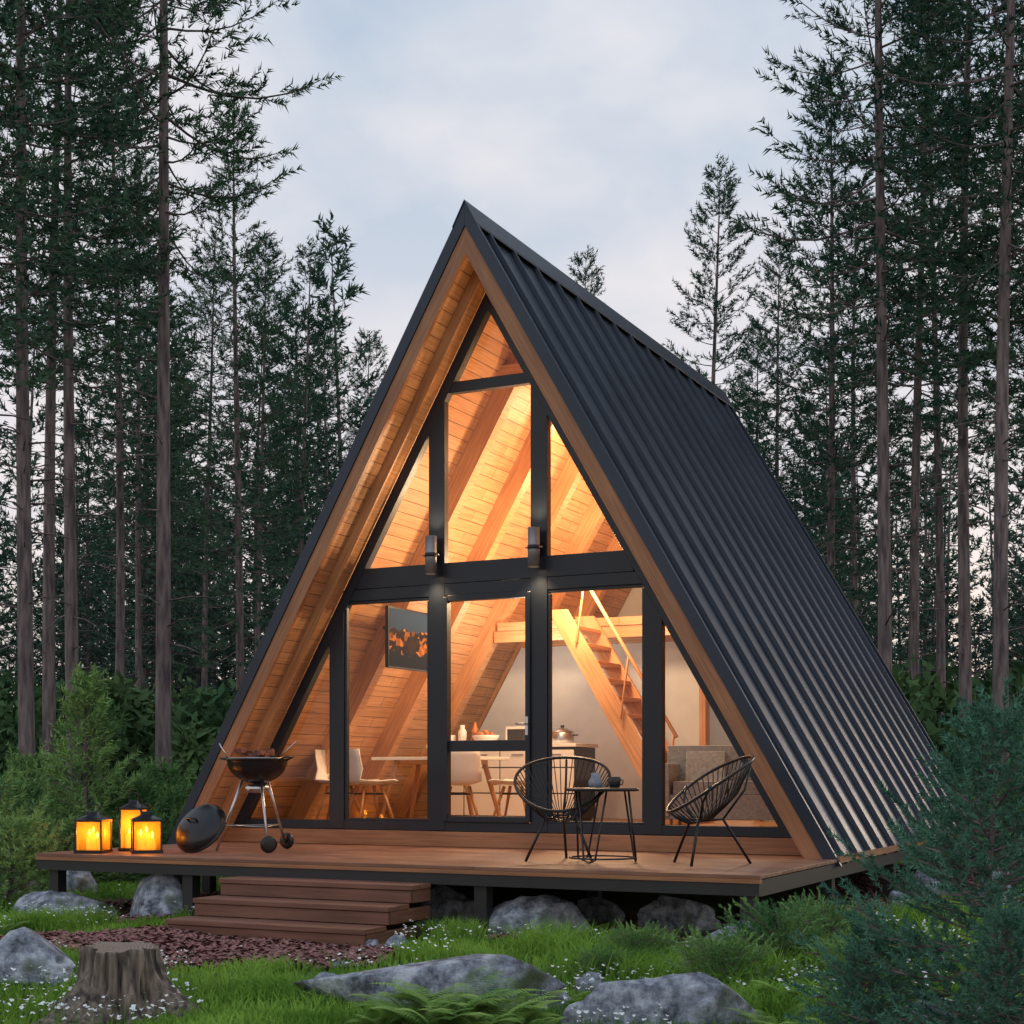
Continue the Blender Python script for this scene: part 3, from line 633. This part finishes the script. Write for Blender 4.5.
def conifer(name,seed,H,cs,R,r0,nb,tpl,mats,subs=7,step=.22,dead=10,sides=9,wander=.25,elev=(-.15,.75),sc_s=1.0,power=.75,trunkpts=14,sublen=.42,fs=.22):
    r=np.random.default_rng(seed); VV=[];TT=[];MI=[];off=0
    def add(V,T,m):
        nonlocal off
        VV.append(V);TT.append(T+off);MI.append(np.full(len(T),m));off+=len(V)
    tz=np.linspace(0,1,trunkpts); ph=r.uniform(0,6.28,3)
    tp=np.stack([wander*np.sin(tz*2.2+ph[0])*tz,wander*np.sin(tz*2.7+ph[1])*tz,tz*H],1)
    rad=r0*(1-tz)**.75+.004; rad[0]*=1.2
    add(*tubetri(tp,rad,sides),0)
    at=lambda z: np.array([np.interp(z,tp[:,2],tp[:,i]) for i in range(3)])
    P=[];Dv=[];S=[]
    for b_ in range(nb):
        t=((b_+r.uniform(0,.9))/nb); z=cs+(H-cs)*t**.9*.995
        L=R*((1-t)**power)*(.35+.65*min(1,t*4+.25))*r.uniform(.55,1.15)+.08*R
        az=b_*2.399+r.uniform(-.5,.5); el=elev[0]+(elev[1]-elev[0])*t+r.uniform(-.15,.15)
        d0=np.array([math.cos(az)*math.cos(el),math.sin(az)*math.cos(el),math.sin(el)])
        s_=np.linspace(0,1,6)[:,None]; base=at(z); droop=-.16*L*(1-t)
        pts=base+d0*L*s_+np.array([0,0,1])*(droop*np.sin(s_*np.pi*.9)+.10*L*s_**3)+r.normal(size=(1,3))*.03*L*s_
        br=max(.006,rad[0]*.2*L/R)
        add(*tubetri(pts,np.linspace(br,br*.25,6),3),0)
        ns=max(3,int(subs*(.4+.6*L/R)))
        side=norm(np.cross(d0,[0,0,1.]))
        for j in range(ns):
            f=fs+(1-fs)*(j+r.uniform(0,.8))/ns; f=min(f,1)
            p=np.array([np.interp(f,s_[:,0],pts[:,i]) for i in range(3)]); sl=L*sublen*(1.15-f)*r.uniform(.6,1.2)+step*.5
            sd=norm(d0*r.uniform(.5,.9)+side*(1 if j%2 else -1)*r.uniform(.5,1)+np.array([0,0,r.uniform(-.12,.30)]))
            k=max(1,int(round(sl/step)))
            e=p+sd*sl; w=np.array([0,0,.006])*max(1,r0*4)
            add(np.array([p-w,p+w,e]),np.array([[0,1,2]]),0)
            for q_ in range(k):
                g_=(q_+.3)/k; P.append(p+sd*sl*g_+r.normal(size=3)*.02*sc_s); Dv.append(sd+np.array([0,0,.25])+r.normal(size=3)*.25); S.append(sc_s*r.uniform(.75,1.2))
        P.append(pts[-1]);Dv.append(d0+np.array([0,0,.35]));S.append(sc_s)
        P.append(pts[-2]);Dv.append(d0+np.array([0,0,.2])+r.normal(size=3)*.2);S.append(sc_s)
    P.append(tp[-1]-np.array([0,0,.1]));Dv.append(np.array([0.01,0,1.]));S.append(sc_s)
    for _ in range(dead):
        z=cs*r.uniform(.35,1.05); az=r.uniform(0,6.28); L=R*r.uniform(.15,.5); d0=np.array([math.cos(az),math.sin(az),r.uniform(-.3,.2)])
        p=at(z); add(*tubetri(np.array([p,p+d0*L*.5+np.array([0,0,.05*L]),p+d0*L]),[.02,.013,.004],3),0)
    V=put(tpl,np.array(P),np.array(Dv),np.array(S),r); add(V,np.arange(len(V)).reshape(-1,3),1)
    V=np.concatenate(VV);T=np.concatenate(TT);return npmesh(name,V,T,np.concatenate(MI),mats)
tp1=sprig(19,.34,.15,.015,1,.75,.7)
nm=['bark','needles']
pines=[conifer('pine_tree_a',11,19,7.2,2.5,.125,100,tp1,nm,9,.25,16),
       conifer('pine_tree_b',12,17,6.5,2.1,.115,95,tp1,nm,9,.25,14),
       conifer('pine_tree_c',13,20,9.0,2.4,.135,90,tp1,nm,9,.25,20),
       conifer('pine_tree_d',14,17,4.0,2.2,.12,110,tp1,nm,8,.27,10),
       conifer('pine_tree_e',15,18,7.5,2.7,.12,82,tp1,nm,9,.25,20)]
tp2=sprig(8,.50,.28,.042,2)
nf=['bark','needles_far_hazed']
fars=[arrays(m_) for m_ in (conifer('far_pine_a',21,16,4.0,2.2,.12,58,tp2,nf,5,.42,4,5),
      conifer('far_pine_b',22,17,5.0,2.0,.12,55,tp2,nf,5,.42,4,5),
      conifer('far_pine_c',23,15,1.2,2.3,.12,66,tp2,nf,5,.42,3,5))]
HT=[19,17,20,17,18]
for k,(px,d,v,h_) in enumerate([(28,22,0,20),(50,27,2,20),(74,26,4,20),(118,33,1,18.5),(163,24,2,21),(240,31,3,15.2),(258,38,1,15.0),(300,40,3,15.5),(330,46,4,15.5),(372,50,0,16.2),(-30,20,1,18),(205,44,2,17),(140,40,0,18),
    (885,24.5,0,20),(830,31,3,16.2),(708,39,3,17.2),(968,27,4,20),(1002,23,2,20),(1040,25,1,19),(940,35,1,19.5),(576,52,3,19.5),(915,30,2,19),(780,46,0,18),(858,42,1,18),(652,60,3,18),(1070,30,0,19),(755,55,2,18)]):
    x,y=place(U(px),d); s=h_/HT[v]; addobj('pine_tree',pines[v],(x,y,-.05),rng.uniform(0,6.28),(s*.97,s*.97,s))
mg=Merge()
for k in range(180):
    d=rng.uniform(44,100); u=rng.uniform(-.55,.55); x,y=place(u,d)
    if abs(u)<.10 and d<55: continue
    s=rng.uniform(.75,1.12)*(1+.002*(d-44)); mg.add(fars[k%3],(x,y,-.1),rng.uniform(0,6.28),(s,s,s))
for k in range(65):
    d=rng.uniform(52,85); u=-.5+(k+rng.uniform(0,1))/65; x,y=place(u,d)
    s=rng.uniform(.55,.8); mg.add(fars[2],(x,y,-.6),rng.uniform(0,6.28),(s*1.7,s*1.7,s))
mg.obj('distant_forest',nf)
def bush(name,seed,n,mat,R=1.6,H=2.2,ls=.10):
    r=np.random.default_rng(seed); nb=26; C=r.normal(size=(nb,3))*np.array([R*.5,R*.5,H*.26])+np.array([0,0,H*.5]); cr=r.uniform(.3,.62,nb)*R*.6
    i=r.integers(0,nb,n); dv=norm(r.normal(size=(n,3))); P=C[i]+dv*(cr[i]*r.uniform(.55,1.05,n))[:,None]; P[:,2]=np.abs(P[:,2])
    a=norm(dv+r.normal(size=(n,3))*.7); w=norm(np.cross(a,r.normal(size=(n,3)))); L=ls*r.uniform(.6,1.3,n)[:,None]
    V=np.stack([P-a*L,P+w*L*.45,P+a*L,P-w*L*.45],1).reshape(-1,3); b0=np.arange(n)*4
    T=np.concatenate([np.stack([b0,b0+1,b0+2],1),np.stack([b0,b0+2,b0+3],1)]); return npmesh(name,V,T,None,[mat])
bs=[arrays(bush('understory_a',31,4200,'leaf',ls=.115)),arrays(bush('understory_b',32,4200,'leaf',1.9,2.8,.12))]
mg=Merge()
for k in range(170):
    d=rng.uniform(27,60); u=rng.uniform(-.5,.5)
    x,y=place(u,d)
    if -11.5<x<-1.5 and y<24: continue
    s=rng.uniform(.7,1.5)*(1+max(0,d-42)*.03); mg.add(bs[k%2],(x,y,-.2),rng.uniform(0,6.28),(s,s,s))
mg.obj('undergrowth',['leaf'])
tp3=sprig(24,.22,.085,.010,3,.75,.7)
ns_=['bark','shrub']
shr=[conifer('shrub_a',41,1.15,.05,.85,.04,60,tp3,ns_,9,.15,0,6,.1,(.15,1.2),.85,.5,8,.5,.15),
     conifer('shrub_b',42,.95,.05,.9,.04,60,tp3,ns_,9,.15,0,6,.1,(.2,1.1),.85,.45,8,.5,.15)]
for k,(px,d,s,v) in enumerate([(20,17,.85,0),(58,18.5,.8,1),(140,17.8,.85,0),(165,19,.9,1),(-15,16,.95,1),(40,22,1.1,0),(165,22,1.0,0),(10,14.2,.7,1),(70,16.4,.55,0),(115,16.8,.6,1),(1030,18,1.1,1),(1020,24,1.4,0),(1000,22,1.0,1)]):
    x,y=place(U(px),d); addobj('mountain_pine_shrub',shr[v],(x,y,-.03),rng.uniform(0,6.28),s)
young=conifer('young_pine',43,2.35,.2,.80,.035,70,tp3,ns_,8,.17,0,6,.05,(.1,1.0),.9,.95,8,.45,.15)
x,y=place(U(88),17.5); addobj('young_pine_tree',young,(x,y,0),1)
tp4=sprig(60,.15,.034,.0036,4,.75,.75)
sap=conifer('spruce_sapling',51,1.50,.08,.88,.014,78,tp4,['bark','sapling'],12,.085,0,7,.04,(-.05,.75),.95,1.2,10,.42,.12)
x,y=place(U(985),6.4); addobj('spruce_sapling',sap,(x,y,-.03),.6)
x,y=place(U(870),6.6); addobj('spruce_sapling',sap,(x,y,-.06),2.4,.42)
x,y=place(U(1010),5.9); addobj('spruce_sapling',sap,(x,y,-.06),4.4,.5)
tp5=sprig(34,.13,.035,.0045,5,.6,.9)
jun=conifer('juniper',61,.30,.02,.55,.012,44,tp5,ns_,9,.08,0,5,.05,(.15,.9),1.0,.45,6,.5,.1)
for (px,d,s) in((720,8.9,.7),(780,9.6,.8),(640,9.9,.55),(600,9.2,.4),(860,8.4,.6),(830,10.4,.7)):
    x,y=place(U(px),d); addobj('juniper_shrub',jun,(x,y,float(hgt(x,y))),rng.uniform(0,6),s)
def fern(seed):
    r=np.random.default_rng(seed); V=[];T=[]
    for f in range(19):
        az=f*2.4+r.uniform(-.3,.3); L=r.uniform(.25,.4); d=np.array([math.cos(az),math.sin(az),0]); sd=np.array([-d[1],d[0],0]); up=r.uniform(.9,1.5)
        for j in range(24):
            t=j/24; c=d*L*t+np.array([0,0,L*(up*t-.75*t*t)]); w=.075*math.sin(math.pi*min(1,t*.9+.12))
            for sg in(1,-1):
                b0=len(V); e=c+sd*sg*w+d*w*.5-np.array([0,0,w*.1]); V+=[c-d*.006,c+d*.008,e*.6+c*.4+d*.008,e]; T+=[(b0,b0+1,b0+2),(b0,b0+2,b0+3)]
    return npmesh('fern',np.array(V),np.array(T),None,['fern'])
fm=fern(3)
for (px,d,s) in((410,7.5,.9),(455,7.35,1.25),(505,7.5,1.1),(435,7.15,1.1),(485,7.15,1.1),(380,7.3,.6),(530,7.3,.7),(560,8.3,.5),(790,8.3,.8),(20,10.2,.5),(820,10.6,.8),(0,12.0,.8),(775,7.4,.7)):
    x,y=place(U(px),d); addobj('fern',fm,(x,y,float(hgt(x,y))),rng.uniform(0,6),s)

# ================================================================ SKY / SUN / CAMERA
w=bpy.data.worlds.new('World'); sc.world=w; w.use_nodes=True; nt=w.node_tree; bg=nt.nodes['Background']
sun_el=math.radians(3); saz=math.radians(12)
sky=N(nt,'ShaderNodeTexSky',sky_type='NISHITA'); sky.sun_disc=False; sky.sun_elevation=sun_el; sky.sun_rotation=saz; sky.air_density=1; sky.dust_density=1
tc=N(nt,'ShaderNodeTexCoord'); sx=N(nt,'ShaderNodeSeparateXYZ'); nt.links.new(tc.outputs['Generated'],sx.inputs[0])
ad=N(nt,'ShaderNodeMath',operation='ADD'); ad.inputs[1].default_value=.30; nt.links.new(sx.outputs[2],ad.inputs[0])
dv=N(nt,'ShaderNodeVectorMath',operation='DIVIDE'); cb=N(nt,'ShaderNodeCombineXYZ')
for i in range(3): nt.links.new(ad.outputs[0],cb.inputs[i])
nt.links.new(tc.outputs['Generated'],dv.inputs[0]); nt.links.new(cb.outputs[0],dv.inputs[1])
no=N(nt,'ShaderNodeTexNoise'); no.inputs['Scale'].default_value=3.6; no.inputs['Detail'].default_value=5; no.inputs['Roughness'].default_value=.52; no.inputs['Distortion'].default_value=.15
nt.links.new(dv.outputs[0],no.inputs['Vector'])
cr=ramp(nt,[(.34,(0,0,0)),(.64,(1,1,1))]); nt.links.new(no.outputs['Fac'],cr.inputs[0])
c_clear=ramp(nt,[(.0,(.93,.76,.67)),(.16,(.74,.71,.76)),(.4,(.47,.56,.68)),(1,(.36,.48,.66))]); nt.links.new(sx.outputs[2],c_clear.inputs[0])
c_cloud=ramp(nt,[(.0,(1,.82,.72)),(.2,(.86,.79,.79)),(.5,(.69,.71,.77)),(1,(.60,.66,.78))]); nt.links.new(sx.outputs[2],c_cloud.inputs[0])
mc=N(nt,'ShaderNodeMix',data_type='RGBA'); nt.links.new(cr.outputs[0],mc.inputs[0]); nt.links.new(c_clear.outputs[0],mc.inputs[6]); nt.links.new(c_cloud.outputs[0],mc.inputs[7])
ms=N(nt,'ShaderNodeMix',data_type='RGBA',blend_type='MULTIPLY'); ms.inputs[0].default_value=1; ms.inputs[7].default_value=(10,10,10,1); ms.clamp_result=False
nt.links.new(mc.outputs[2],ms.inputs[6])
mf=N(nt,'ShaderNodeMix',data_type='RGBA'); mf.inputs[0].default_value=.88; nt.links.new(sky.outputs[0],mf.inputs[6]); nt.links.new(ms.outputs[2],mf.inputs[7])
nt.links.new(mf.outputs[2],bg.inputs[0]); bg.inputs[1].default_value=.12
sd=Vector((math.sin(saz)*math.cos(sun_el),math.cos(saz)*math.cos(sun_el),math.sin(sun_el+math.radians(6))))
so=light('sun','SUN',(0,0,30),.35,(1,.78,.6)); so.data.angle=math.radians(12); so.rotation_euler=(-sd).to_track_quat('-Z','Y').to_euler()
cam=bpy.data.cameras.new('camera'); co=bpy.data.objects.new('camera',cam); sc.collection.objects.link(co); sc.camera=co
co.location=(0,0,1.28); co.rotation_euler=(math.pi/2,0,A); cam.sensor_width=36; cam.lens=1474/1024*36; cam.shift_y=(775-512)/1024; cam.clip_end=2000; cam.clip_start=.1
